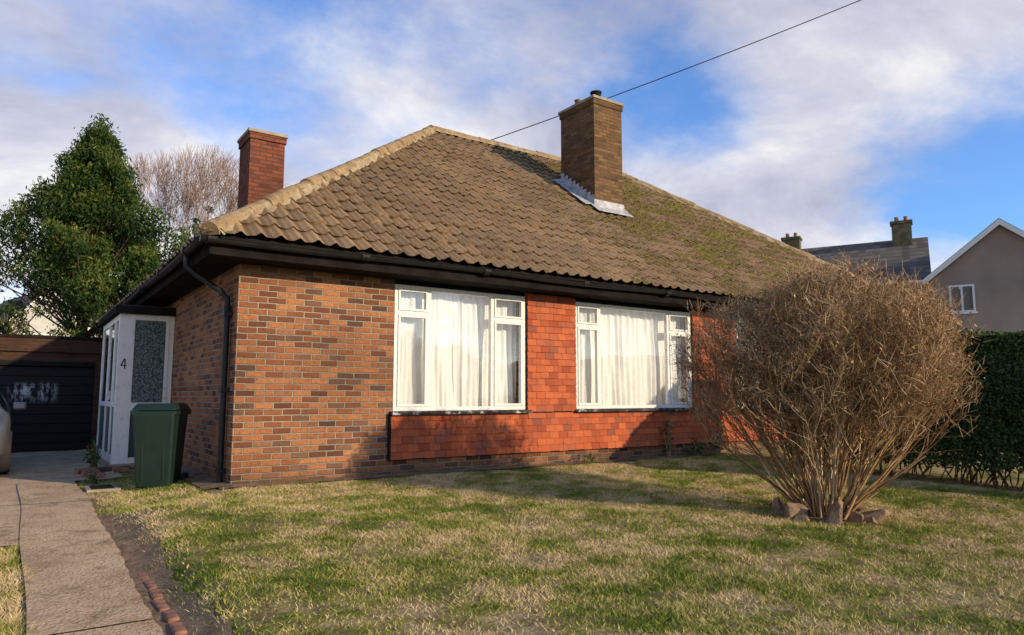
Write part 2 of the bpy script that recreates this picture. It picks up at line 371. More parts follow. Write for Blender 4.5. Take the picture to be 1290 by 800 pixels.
BP+=[(-.9,-3.0,.45),(-.8,-4.6,.4),(-.7,-1.6,.4),(.2,-5.6,.45),(-1.0,-5.8,.35)]
def lawnkeep(x,y):
    e=-1.20+.06*np.sin(y*2.3)+.04*np.sin(y*7)+.02*np.sin(y*23)
    m=x>e
    t=np.sin(x*1.9+1+.8*np.sin(y*2.1))*np.sin(y*2.3+.4)+.5*np.sin(x*6.3+y*4)*np.sin(y*5.1-x*2)
    m&=~((t>.6)&(rng.random(len(x))<.6))
    for px,py,pr in BP:
        dx=(x-px);dy=(y-py); d=np.sqrt(dx*dx+dy*dy*1.6)*(1+.3*np.sin(np.arctan2(dy,dx)*3+px))
        m&=~((d<pr)&(rng.random(len(x))<.82*np.clip(1-d/pr,0,1)**.5+.1))
    m&=~((y>-.26+.08*np.sin(x*3)+.05*np.sin(x*11))&(rng.random(len(x))<.9))
    m&=~((((x-4.8)**2+(y+4.45)**2)<.2))
    return m
blades('lawn_grass',-1.3,8.3,-7.6,-.2,5400,lawnkeep)
blades('lawn_grass',-3.6,-1.95,-7.5,-1.55,5600,lambda x,y:(x<-1.965+.02*np.sin(y*4)+.015*np.sin(y*17))&(y<-1.62+.1*np.sin(x*9)),1.4)
blades('lawn_grass',-1.42,-1.12,-7.5,1.0,2200,lambda x,y:rng.random(len(x))<np.clip((x+1.45)*3,0,1)*(.5+.5*np.sin(y*3.1+x*5)),1.0)
blades('lawn_grass',-1.36,-.3,-.6,2.6,3500,lambda x,y:x>-1.34+.05*np.sin(y*5),1.2)
n=900; lx=rng.uniform(-1.2,8,n); ly=rng.uniform(-7.4,-.3,n); kp=(rng.random(n)<.25)|(((lx-4.8)**2+(ly+4.45)**2)<2.2)|(lx<-.5)
lx=lx[kp];ly=ly[kp]; leaves('fallen_leaves',np.stack([lx,ly,gz(lx,ly)+.018],1),.018,M['dead'])

# ---------------------------------------------------------------- the bungalow
H=empty('brick_bungalow')
EX0,EX1,EY0,EY1=-.46,17.49,-.46,11.40; EZ=2.83; TAN=.73; RZ=EZ+TAN*5.93; CY=5.47; RX0,RX1=5.47,11.56
WX=17.03; WY=10.94
W0=[(2.03,4.20),(5.18,7.90)]; W=W0+[(WX-b,WX-a) for a,b in W0[::-1]]
ZS,ZT=.83,2.54
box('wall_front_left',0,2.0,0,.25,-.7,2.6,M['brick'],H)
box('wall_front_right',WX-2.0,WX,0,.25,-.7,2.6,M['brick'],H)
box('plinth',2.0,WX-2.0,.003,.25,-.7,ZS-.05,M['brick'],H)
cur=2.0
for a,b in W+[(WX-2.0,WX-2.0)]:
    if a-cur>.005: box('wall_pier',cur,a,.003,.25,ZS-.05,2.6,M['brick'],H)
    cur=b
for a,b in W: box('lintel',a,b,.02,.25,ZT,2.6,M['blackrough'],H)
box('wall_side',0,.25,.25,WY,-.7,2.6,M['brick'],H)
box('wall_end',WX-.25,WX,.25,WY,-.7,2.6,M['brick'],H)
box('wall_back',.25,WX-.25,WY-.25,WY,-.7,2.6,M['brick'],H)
box('floor',.25,WX-.25,.25,WY-.25,-.1,.1,M['dark'],H)
box('room_partition',.25,WX-.25,3.6,3.7,.1,2.6,M['room'],H)
box('party_wall',8.42,8.61,.25,3.6,.1,2.6,M['room'],H)
box('room_divider',4.62,4.72,.25,3.6,.1,2.6,M['room'],H)
box('soffit',EX0+.06,EX1-.06,EY0+.06,EY1-.06,2.603,2.63,M['blackrough'],H)
box('fascia_front',EX0+.03,EX1-.03,EY0+.035,EY0+.06,2.60,2.79,M['fascia'],H)
box('fascia_side',EX0+.035,EX0+.058,EY0+.062,EY1-.03,2.60,2.79,M['fascia'],H)
box('fascia_back',EX0+.03,EX1-.03,EY1-.06,EY1-.035,2.60,2.79,M['fascia'],H)
box('fascia_end',EX1-.058,EX1-.035,EY0+.062,EY1-.062,2.60,2.79,M['fascia'],H)
def slope(name,O,e,L,s,planes):
    O=Vector(O);e=Vector(e);s=Vector(s).normalized();n=e.cross(s).normalized()
    if n.z<0: n=-n
    cw=.225; rh=.335; SL=5.93*math.sqrt(1+TAN*TAN)+.05
    fr=np.array([0,.10,.22,.34,.42,.5,.58,.66,.78,.90]); pf=lambda f:.042*np.exp(-((f-.5)/.18)**2)-.003*np.cos(2*np.pi*f)
    nc=int(L/cw)+1; us=(np.arange(nc)[:,None]+fr[None]).ravel(); us=us[us*cw<=L+.001]; prof=pf(us%1.0)
    nr=int(SL/rh)+1; UV=[]
    colidx=np.floor(us).astype(int)
    tj=rng.normal(0,.0045,(nr+1,nc+2)); sj=rng.normal(0,.010,(nr+1,nc+2))
    O_=np.array(O);e_=np.array(e);s_=np.array(s);n_=np.array(n)
    rows=[]
    for r in range(nr):
        for top in (0,1):
            t=(r+top)*rh; j=tj[r][colidx]; q=sj[r][colidx]*(1-top)
            sag=-.03*np.sin(np.pi*np.clip(us*cw/L,0,1))*np.sin(np.pi*min(1,t/SL))+.010*np.sin(us*.31+r*.7)
            if r==0 and top==0: sag=sag*.3
            off=prof+(.034 if not top else .002)+j+sag
            P=O_+e_*(us*cw)[:,None]+s_*(t+q-(.0 if top else .018))[:,None]+n_*off[:,None]
            rows.append(P); UV.append(np.stack([us+.001,np.full(len(us),r+(.999 if top else .001))],1))
    V=np.concatenate(rows); UV=np.concatenate(UV); m=len(us); N=len(V)
    Rt=np.arange(0,len(rows)-1,2)[:,None]*m; It=(Rt+np.arange(m-1)[None]).ravel()
    Rr=np.arange(1,len(rows)-1,2)[:,None]*m; Ir=(Rr+np.arange(m-1)[None]).ravel()+N
    I=np.concatenate([It,Ir]); F=np.stack([I,I+1,I+m+1,I+m],1)
    V2=np.concatenate([V,V]); UV2=np.concatenate([UV,UV])
    UV2[N:,1]=np.floor(UV2[N:,1])+.01
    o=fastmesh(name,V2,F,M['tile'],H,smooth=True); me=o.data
    uvl=me.uv_layers.new(name='UVMap')
    li=F.ravel(); fi=np.repeat(I%N,4)
    uvv=UV2[li].copy(); cmin=us[fi%m]
    uvv[:,0]=np.clip(uvv[:,0],np.floor(cmin)+.001,np.floor(cmin)+.999)
    uvl.data.foreach_set('uv',uvv.astype(np.float32).ravel())
    bm=bmesh.new(); bm.from_mesh(me)
    for co,no in planes:
        bmesh.ops.bisect_plane(bm,geom=bm.verts[:]+bm.edges[:]+bm.faces[:],plane_co=co,plane_no=no,clear_outer=True)
    bm.to_mesh(me); bm.free()
    return o
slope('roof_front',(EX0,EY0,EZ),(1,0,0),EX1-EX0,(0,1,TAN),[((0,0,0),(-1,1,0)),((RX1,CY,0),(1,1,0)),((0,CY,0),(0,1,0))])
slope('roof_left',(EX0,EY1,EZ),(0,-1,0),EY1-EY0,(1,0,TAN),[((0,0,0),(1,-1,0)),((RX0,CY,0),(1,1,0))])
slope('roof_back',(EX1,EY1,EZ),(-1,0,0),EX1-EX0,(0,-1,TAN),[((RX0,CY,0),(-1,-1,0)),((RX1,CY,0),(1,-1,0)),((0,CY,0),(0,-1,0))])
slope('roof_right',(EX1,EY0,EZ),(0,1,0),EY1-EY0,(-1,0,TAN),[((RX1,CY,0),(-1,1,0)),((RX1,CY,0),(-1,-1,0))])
d=.045
obj('roof_deck',[(EX0,EY0,EZ-d),(EX1,EY0,EZ-d),(EX1,EY1,EZ-d),(EX0,EY1,EZ-d),(RX0,CY,RZ-d),(RX1,CY,RZ-d)],[(0,1,5,4),(1,2,5),(2,3,4,5),(3,0,4)],M['blackrough'],H)
def ridge(name,p0,p1,r=.108):
    p0=Vector(p0);p1=Vector(p1);D=(p1-p0);L=D.length;D.normalize();n=int(L/.42);V=[];F=[]
    sd=D.cross(Vector((0,0,1))).normalized();up=sd.cross(D).normalized();seg=9
    for i in range(n):
        a=p0+D*(L*i/n-.02); b=p0+D*(L*(i+1)/n+.015)
        jz=random.uniform(-.012,.014); js=random.uniform(-.014,.014)
        for (p,rr) in ((a,r*1.05),(b,r*.97)):
            for q in range(seg+1):
                t=math.pi*(-.12+1.24*q/seg); V.append(p+sd*(math.cos(t)*rr+js)+up*(math.sin(t)*rr-.04+jz))
        k0=i*2*(seg+1)
        for q in range(seg): F.append((k0+q,k0+q+1,k0+seg+2+q,k0+seg+1+q))
        F.append(tuple(k0+q for q in range(seg+1))); 
    obj(name,V,F,M['ridge'],H)
    tb=r*1.0
    V=[];m=int(L/.10)
    for i in range(m+1):
        p=p0+D*(L*i/m)
        for sgn in (-1,1):
            V.append(p+sd*sgn*(tb+random.uniform(.0,.05))-up*.085); V.append(p+sd*sgn*(tb*.7)+up*.03)
    F=[]
    for i in range(m):
        for o_ in (0,2): F.append((i*4+o_,i*4+o_+1,i*4+4+o_+1,i*4+4+o_))
    obj(name+'_bedding',V,F,M['mortar'],H)
ridge('ridge_tiles',(RX0,CY,RZ+.055),(RX1,CY,RZ+.055))
ridge('hip_tiles_a',(EX0+.02,EY0+.02,EZ+.055),(RX0,CY,RZ+.055))
ridge('hip_tiles_b',(EX1-.02,EY0+.02,EZ+.055),(RX1,CY,RZ+.055))
ridge('hip_tiles_c',(EX0+.02,EY1-.02,EZ+.055),(RX0,CY,RZ+.055))
ridge('hip_tiles_d',(EX1-.02,EY1-.02,EZ+.055),(RX1,CY,RZ+.055))
def gutter(name,p0,p1,r=.06):
    p0=Vector(p0);p1=Vector(p1);D=(p1-p0);L=D.length;D.normalize();sd=D.cross(Vector((0,0,1)));V=[];F=[];seg=8
    n=int(L/.6)
    for i in range(n+1):
        p=p0+D*(L*i/n)+Vector((0,0,-.012*math.sin(i*.9)))
        for rr in (r,r-.006):
            for q in range(seg+1):
                t=math.pi+math.pi*q/seg; V.append(p+sd*math.cos(t)*rr+Vector((0,0,math.sin(t)*rr)))
    m=2*(seg+1)
    for i in range(n):
        for q in range(seg):
            F.append((i*m+q,i*m+q+1,(i+1)*m+q+1,(i+1)*m+q)); F.append((i*m+seg+1+q,(i+1)*m+seg+1+q,(i+1)*m+seg+2+q,i*m+seg+2+q))
        for q in (0,seg): F.append((i*m+q,(i+1)*m+q,(i+1)*m+seg+1+q,i*m+seg+1+q))
    for i in (0,n):
        F.append(tuple(i*m+q for q in range(seg+1)))
    obj(name,V,F,M['black'],H,True)
    k_=int(L/1.8)
    for i in range(k_+1):
        p=p0+D*(.12+i*1.8)
        V=[];F=[]
        for a in (-.05,.05):
            for q in range(seg+1):
                t=math.pi+math.pi*q/seg; V.append(p+D*a+sd*math.cos(t)*(r+.012)+Vector((0,0,math.sin(t)*(r+.012))))
        for q in range(seg): F.append((q,q+1,seg+2+q,seg+1+q))
        F.append(tuple(range(seg+1))); F.append(tuple(range(seg+1,2*seg+2)))
        obj('gutter_union',V,F,M['black'],H)
gutter('gutter_front',(EX0-.09,EY0-.035,2.775),(EX1+.05,EY0-.035,2.755))
gutter('gutter_side',(EX0-.035,EY1,2.755),(EX0-.035,EY0+.03,2.775))
curve('downpipe',[(EX0-.035,.50,2.72),(EX0-.035,.50,2.60),(-.40,.46,2.50),(-.13,.32,2.30),(-.055,.27,2.20),(-.055,.27,2.0),(-.055,.27,-.12)],.036,M['black'],H)
for z in (2.02,1.1,.15): box('pipe_clip',-.105,-.0,.215,.325,z-.025,z+.025,M['black'],H,.005)
lathe('pipe_collar',[(.046,0),(.046,.12),(.036,.13)],-.055,.27,1.98,M['black'],H)
def flash(name,x0,x1,y0,y1):
    f=lambda y:EZ+TAN*(y-EY0)
    o=.085
    V=[(x0-.10,y0-.24,f(y0-.24)+o),(x1+.10,y0-.24,f(y0-.24)+o),(x1+.10,y0+.01,f(y0)+o+.02),(x0-.10,y0+.01,f(y0)+o+.02),
       (x0-.03,y0-.012,f(y0)+o+.14),(x1+.03,y0-.012,f(y0)+o+.14),(x0-.03,y0-.012,f(y0)+o),(x1+.03,y0-.012,f(y0)+o)]
    obj(name+'_apron',V,[(0,1,2,3),(6,7,5,4)],M['lead'],H)
    n=9;V=[];F=[]
    for sx,xx,wd in ((-1,x0,.26),(1,x1,.17)):
        for i in range(n):
            a=y0+(y1-y0)*i/n;b=y0+(y1-y0)*(i+1)/n; k0=len(V)
            V+= [(xx+sx*.012,a,f(a)+.02),(xx+sx*.012,b,f(b)+.02),(xx+sx*.012,b,f(b)+.24),(xx+sx*.012,a,f(b)+.24)]
            F.append((k0,k0+1,k0+2,k0+3))
            V+= [(xx+sx*wd,a,f(a)+.082),(xx+sx*wd,b,f(b)+.082),(xx+sx*.013,b,f(b)+.115),(xx+sx*.013,a,f(a)+.115)]
            F.append((k0+4,k0+5,k0+6,k0+7))
    obj(name+'_soakers',V,F,M['lead'],H)
def chimney(name,x0,x1,y0,y1,zb,zt,mat):
    c=empty(name); c.parent=H
    box('stack',x0,x1,y0,y1,zb,zt-.15,mat,c)
    box('corbel',x0-.025,x1+.025,y0-.025,y1+.025,zt-.15,zt-.03,mat,c,.004)
    box('capping',x0-.05,x1+.05,y0-.05,y1+.05,zt-.03,zt+.035,M['concrete'],c,.012)
    return c
c1=chimney('main_chimney',7.91,8.73,2.55,3.70,3.5,7.55,M['brick_dark']); flash('flashing',7.91,8.73,2.55,3.70)
lathe('pot_a',[(.12,0),(.14,.04),(.115,.06),(.11,.20),(.13,.22),(.13,.25),(.08,.25)],8.20,2.80,7.56,M['blackrough'],c1)
lathe('pot_b',[(.09,0),(.10,.03),(.085,.05),(.08,.2),(.10,.22),(.06,.22)],8.15,3.35,7.58,M['terracotta'],c1)
chimney('side_chimney',1.17,1.80,4.4,5.15,3.4,5.90,M['brick_red'])

# hung plain clay tiles
TV=[]
def hung(x0,x1,z0,z1):
    rh=.1;cw=.166; r=0; z=z0
    while z<z1-.01:
        off=(r%2)*cw/2; x=x0-off
        while x<x1-.005:
            a=max(x,x0)+.002;b=min(x+cw,x1)-.002
            if b-a>.012:
                zt=min(z+rh*1.04,z1+.0); j=random.uniform(-.003,.003); sg=random.uniform(-.005,.005); tw=random.uniform(-.003,.003)
                yb=-.054+j; yt=-.0385+j*.3; th=.012
                TV.append([(a,yb-tw,z+sg),(b,yb+tw,z+sg),(b,yt,zt),(a,yt,zt),(a,yb+th,z+sg),(b,yb+th,z+sg),(b,yt+th,zt),(a,yt+th,zt)])
            x+=cw
        z+=rh; r+=1
for mir in (0,1):
    rects=[(1.985,8.50,.20,.78),(4.215,5.165,.80,2.585),(7.915,8.50,.80,2.585)]
    for (a,b,c,d_) in rects:
        if mir: a,b=WX-b,WX-a
        hung(a,b,c,d_)
V=np.array(TV).reshape(-1,3); n=len(TV)
fq=np.array([[0,1,2,3],[0,4,5,1],[0,3,7,4],[1,5,6,2],[3,2,6,7]])
F=(np.arange(n)[:,None,None]*8+fq[None]).reshape(-1,4)
fastmesh('hung_tiles',V,F,M['hung'],H,np.repeat(rng.random(n),5))
box('tile_backing',1.99,8.49,-.024,.0,.216,.775,M['blackrough'],H)
box('tile_batten_base',1.99,WX-1.99,-.030,.0,.19,.215,M['blackrough'],H)
box('tile_edge_board',1.962,1.983,-.062,.0,.19,.79,M['blackrough'],H)

def window(a,b,m1,m2):
    w=empty('window'); w.parent=H
    y0,y1=-.005,.065; fw=.05; WH=M['white']
    box('frame_bottom',a,b,y0,y1,ZS,ZS+.055,WH,w,.004); box('frame_top',a,b,y0,y1,ZT-.055,ZT,WH,w,.004)
    for q in (a,b-fw): box('frame_side',q,q+fw,y0+.001,y1-.001,ZS+.056,ZT-.056,WH,w,.004)
    for q in (m1,m2): box('mullion',q-.028,q+.028,y0+.001,y1-.001,ZS+.056,ZT-.056,WH,w,.004)
    zt=2.16
    def sash(x0,x1,z0,z1,t=.036):
        yy0,yy1=-.018,.045
        box('sash',x0,x1,yy0,yy1,z0,z0+t,WH,w,.004);box('sash',x0,x1,yy0,yy1,z1-t,z1,WH,w,.004)
        box('sash',x0,x0+t,yy0+.001,yy1,z0+t,z1-t,WH,w,.004);box('sash',x1-t,x1,yy0+.001,yy1,z0+t,z1-t,WH,w,.004)
    for (p,q) in ((a+fw,m1-.028),(m2+.028,b-fw)):
        box('transom',p,q,y0+.002,y1-.002,zt-.025,zt+.025,WH,w,.004)
        sash(p+.003,q-.003,ZS+.058,zt-.028); sash(p+.003,q-.003,zt+.028,ZT-.058,.03)
    gy=.02
    for (p,q,c,d_) in ((a+fw,m1-.02,ZS+.05,zt),(m2+.02,b-fw,ZS+.05,zt),(a+fw,m1-.02,zt,ZT-.05),(m2+.02,b-fw,zt,ZT-.05),(m1+.02,m2-.02,ZS+.05,ZT-.05)):
        t=random.uniform(-.003,.003); s=random.uniform(-.003,.003)
        obj('pane',[(p,gy+t,c),(q,gy-t,c),(q,gy-t+s,d_),(p,gy+t+s,d_)],[(0,1,2,3)],M['glass'],w)
    n=190
    def drape(x0,x1,ph,dy):
        V=[];F=[];rows=8
        for j in range(rows):
            z=ZS+.02+(ZT-ZS-.05)*j/(rows-1)
            for i in range(n):
                f=i/(n-1); x=x0+(x1-x0)*f
                am=.026*(.5+.5*math.sin(f*7+ph)**2)*(1.25-.4*j/rows)
                y=.17+dy+am*math.sin(f*(x1-x0)*34+3*math.sin(f*9+ph)+.25*j+math.sin(j*.8+f*6))+.006*math.sin(f*97+ph)
                V.append((x+.008*math.sin(j*1.3+f*20),y,z))
        for j in range(rows-1):
            for i in range(n-1): F.append((j*n+i,j*n+i+1,(j+1)*n+i+1,(j+1)*n+i))
        obj('curtain',V,F,M['curtain'],w,True)
    mid=(a+b)/2
    drape(a+.02,mid+.03,a,0); drape(mid-.06,b-.02,b,.04)
    box('inner_board',a,b,.07,.30,ZS-.02,ZS+.012,M['white'],w)
    box('window_sill',a-.05,b+.05,-.115,.06,ZS-.048,ZS-.003,M['sill'],w,.006)
window(2.03,4.20,2.56,3.605); window(5.18,7.90,5.70,7.31)
window(WX-7.90,WX-5.18,WX-7.31,WX-5.70); window(WX-4.20,WX-2.03,WX-3.605,WX-2.56)

# ---------------------------------------------------------------- porch
P=empty('porch'); P.parent=H
PW=M['porchwhite']; px0,px1,py0,py1=-.80,-.003,4.05,6.6; pb=-.02; pt=2.34
box('base_slab',px0-.03,px1,py0-.03,py1+.02,-.3,pb,M['concrete'],P,.01)
box('step',px0-.16,px1-.2,py0-.45,py0-.033,-.3,-.05,M['brick_red'],P,.015)
box('roof_fascia',px0-.07,px1,py0-.08,py1+.07,pt,pt+.12,M['blackrough'],P,.006)
box('roof_felt',px0-.05,px1,py0-.06,py1+.05,pt+.121,pt+.14,M['dark'],P)
box('number_panel',px0,px0+.17,py0,py0+.05,pb,pt,PW,P,.004)
box('post_right',px1-.07,px1,py0,py0+.05,pb,pt,PW,P,.004)
xa,xb=px0+.171,px1-.071
box('rail_bottom',xa,xb,py0,py0+.05,pb,pb+.09,PW,P,.003)
box('rail_mid',xa,xb,py0,py0+.05,.80,.93,PW,P,.003)
box('rail_top',xa,xb,py0,py0+.05,pt-.09,pt,PW,P,.003)
for z0,z1 in ((pb+.091,.799),(.931,pt-.091)):
    box('stile',xa,xa+.05,py0-.01,py0+.045,z0,z1,PW,P,.003); box('stile',xb-.05,xb,py0-.01,py0+.045,z0,z1,PW,P,.003)
box('glass_upper',xa+.05,xb-.05,py0+.015,py0+.03,.931,pt-.091,M['patglass'],P)
box('glass_lower',xa+.05,xb-.05,py0+.015,py0+.03,pb+.091,.799,M['lowglass'],P)
box('letter_box',xa+.10,xb-.10,py0-.014,py0-.001,.845,.885,M['chrome'],P,.003)
q=px0+.05
for i,(A,B) in enumerate((((q+.045,1.62),(q+.0,1.515)),((q-.005,1.515),(q+.085,1.515)),((q+.055,1.62),(q+.055,1.46)))):
    curve('numeral_stroke',[(A[0],py0-.004,A[1]),(B[0],py0-.004,B[1])],.008,M['black'],P)
for y in (py0+.052,4.62,5.45,py1-.07):
    box('side_post',px0,px0+.05,y,y+.075,pb,pt,PW,P,.004)
for (a,b) in ((py0+.128,4.619),(4.696,5.449),(5.526,py1-.071)):
    for z0,z1 in ((pb,pb+.12),(.86,.94),(pt-.1,pt)): box('side_rail',px0+.002,px0+.048,a,b,z0,z1,PW,P,.003)
    box('side_glass',px0+.02,px0+.03,a,b,pb+.12,.86,M['patglass'],P); box('side_glass',px0+.02,px0+.03,a,b,.94,pt-.1,M['glass'],P)
box('handle',px0-.03,px0-.0,4.72,4.75,.97,1.12,M['chrome'],P,.004)
box('back_screen',px0,px1,py1-.03,py1,pb,pt,M['dark'],P)
lb=empty('loose_bricks')
for i,(x,y,r) in enumerate(((-1.12,3.45,.3),(-1.05,3.72,1.2),(-1.16,3.15,.8),(-.75,3.30,.1),(-.5,3.42,.5),(-1.1,2.85,.1),(-1.2,3.62,.5))):
    b=box('loose_brick_%d'%i,-.107,.107,-.05,.05,0,.065,M['edging'],lb,.01); b.location=(x,y,float(gz(x,y))+.024); b.rotation_euler=(.05,.05,r)

# ---------------------------------------------------------------- garage
G=empty('garage'); gx0,gx1,gy0,gy1=-4.6,-.45,9.0,12.8
box('wall_left',gx0,gx0+.25,gy0,gy1,-.5,2.05,M['brick_garage'],G); box('wall_right',gx1-.25,gx1,gy0,gy1,-.5,2.05,M['brick_garage'],G)
box('wall_back',gx0+.25,gx1-.25,gy1-.2,gy1,-.5,2.05,M['brick_garage'],G)
box('brick_head',gx0+.25,gx1-.25,gy0,gy0+.2,1.72,2.05,M['brick_garage'],G)
box('fascia',gx0-.05,gx1+.05,gy0-.06,gy0-.001,1.95,2.22,M['brick_garage'],G,.004)
box('flat_roof',gx0-.06,gx1+.06,gy0-.08,gy1+.05,2.225,2.29,M['blackrough'],G,.01)
box('door_head',gx0+.255,gx1-.255,gy0-.02,gy0+.04,1.66,1.76,M['blackrough'],G,.004)
for i in range(9):
    z0=-.12+i*.196; box('door_panel_%d'%i,gx0+.26,gx1-.26,gy0+.05+.004*(i%2),gy0+.09,z0,z0+.190,M['gdoor'],G,.008)
box('door_handle',-2.9,-2.8,gy0+.02,gy0+.05,.75,.78,M['black'],G,.004)
curve('downpipe',[(gx1-.02,gy0-.12,2.15),(gx1-.02,gy0-.12,-.1)],.035,M['black'],G)
box('hopper',gx1-.12,gx1+.08,gy0-.2,gy0-.062,1.95,2.15,M['black'],G,.015)
FN=empty('side_fence')
for i in range(14):
    box('board_%d'%i,-.42-.001*i,-.40+.001*i,6.75+i*.145,6.885+i*.145,-.2,1.75+.01*(i%3),M['bark'],FN,.004)

# ---------------------------------------------------------------- wheelie bin
B=empty('wheelie_bin')
def taper(name,w0,d0,w1,d1,z0,z1,mat,parent,dy=0,bev=.03):
    V=[]
    for (w,d_,z) in ((w0,d0,z0),(w1,d1,z1)):
        for sx,sy in ((-1,-1),(1,-1),(1,1),(-1,1)): V.append((sx*w/2,sy*d_/2+(dy if z==z1 else 0),z))
    o=obj(name,V,[(3,2,1,0),(4,5,6,7),(0,1,5,4),(1,2,6,5),(2,3,7,6),(3,0,4,7)],mat,parent)
    b=o.modifiers.new('b','BEVEL'); b.width=bev; b.segments=3; return o
taper('body',.42,.42,.52,.58,.05,.96,M['bin'],B,-.03)
taper('rim',.56,.62,.56,.62,.93,.98,M['bin'],B,0,.012)
taper('lid',.565,.65,.46,.52,.985,1.07,M['bin'],B,0,.025)
for s_ in (-1,1):
    o=taper('rib',.03,.02,.03,.02,.15,.9,M['bin'],B,-.07,.005); o.location=(s_*.13,-.225,0)
curve('handle',[(-.25,.33,.96),(-.25,.38,.97),(.25,.38,.97),(.25,.33,.96)],.014,M['bin'],B)
for s_ in (-1,1):
    V=[];F=[];sg=20
    for xx in (-.025,.025):
        for i in range(sg): a=2*math.pi*i/sg; V.append((s_*.25+xx,.24+.1*math.cos(a),.1+.1*math.sin(a)))
    for i in range(sg): F.append((i,(i+1)%sg,sg+(i+1)%sg,sg+i))
    F+= [tuple(range(sg)),tuple(range(2*sg-1,sg-1,-1))]
    obj('wheel',V,F,M['rubber'],B)
taper('front_foot',.38,.06,.38,.06,0,.06,M['bin'],B,0,.01).location=(0,-.17,0)
B.location=(-.58,1.12,-.13); B.rotation_euler=(0,0,math.radians(-28)); B.scale=(.94,.94,1)

# ---------------------------------------------------------------- parked car
C=empty('parked_car')
sec=[(0.0,.62,.30,.55,.50,.60),(.06,.78,.22,.62,.62,.68),(.30,.86,.18,.70,.70,.78),(.75,.88,.18,.80,.72,.88),(1.10,.88,.18,.88,.70,.96),
 (1.65,.88,.18,.93,.60,1.36),(2.0,.88,.18,.95,.58,1.46),(2.7,.88,.18,.97,.57,1.48),(3.4,.88,.18,.98,.56,1.42),(3.85,.86,.20,.98,.55,1.15),(4.02,.80,.26,.92,.55,1.0),(4.08,.66,.34,.80,.5,.86)]
V=[];F=[];MI=[]
for (y,w,zb,zl,wr,zr) in sec:
    half=[(0,zb),(w*.8,zb),(w*.97,zb+.1),(w,(zb+zl)/2+.05),(w*.985,zl-.06),(w*.95,zl),(wr+.02,zr-.05),(wr*.9,zr),(0,zr+.015)]
    V+=[(x,y,z) for x,z in half]+[(-x,y,z) for x,z in half[-2:0:-1]]
m=16
for i in range(len(sec)-1):
    for j in range(m):
        F.append((i*m+j,i*m+(j+1)%m,(i+1)*m+(j+1)%m,(i+1)*m+j))
        g=0
        if 4<=i<=8 and j in (5,10): g=1
        if i in (4,8) and j in (6,7,8,9): g=1
        MI.append(g)
F.append(tuple(range(m))); MI.append(0); F.append(tuple((len(sec)-1)*m+j for j in range(m))); MI.append(0)
o=obj('body',V,F,[M['carpaint'],M['darkglass']],C,True)
for p,g in zip(o.data.polygons,MI): p.material_index=g
ss=o.modifiers.new('s','SUBSURF'); ss.levels=1; ss.render_levels=2
for s_ in (-1,1):
    for yy_ in (.78,3.28):
        V=[];F=[];sg=28;prof=[(.20,.0),(.30,.0),(.315,.03),(.315,.17),(.29,.2),(.215,.2),(.20,.17),(.06,.16),(.04,.18)]
        for r,xx in prof:
            for i in range(sg): a=2*math.pi*i/sg; V.append((s_*(.70+xx),yy_+r*math.cos(a),.315+r*math.sin(a)))
        for j in range(len(prof)-1):
            for i in range(sg): F.append((j*sg+i,j*sg+(i+1)%sg,(j+1)*sg+(i+1)%sg,(j+1)*sg+i))
        F.append(tuple((len(prof)-1)*sg+i for i in range(sg)))
        o=obj('wheel',V,F,[M['rubber'],M['chrome']],C,True)
        for idx,p in enumerate(o.data.polygons): p.material_index=1 if idx>=5*sg else 0
    o=box('headlamp',-.14,.14,-.03,.1,-.07,.08,M['lamp'],C,.03); o.location=(s_*.62,.16,.60); o.rotation_euler=(0,0,s_*.55)
    o=box('mirror',-.09,.09,-.05,.05,-.06,.06,M['carpaint'],C,.03); o.location=(s_*.97,1.35,.98)
    o=box('tail_lamp',-.05,.05,-.05,.05,-.12,.12,M['terracotta'],C,.02); o.location=(s_*.74,4.0,.82)
box('grille',-.38,.38,-.015,.05,.42,.54,M['blackrough'],C,.01); box('lower_intake',-.5,.5,-.012,.1,.26,.36,M['blackrough'],C,.01)
box('number_plate',-.26,.26,-.035,-.016,.34,.43,M['white'],C,.004)
C.location=(-2.99,3.45,-.10)

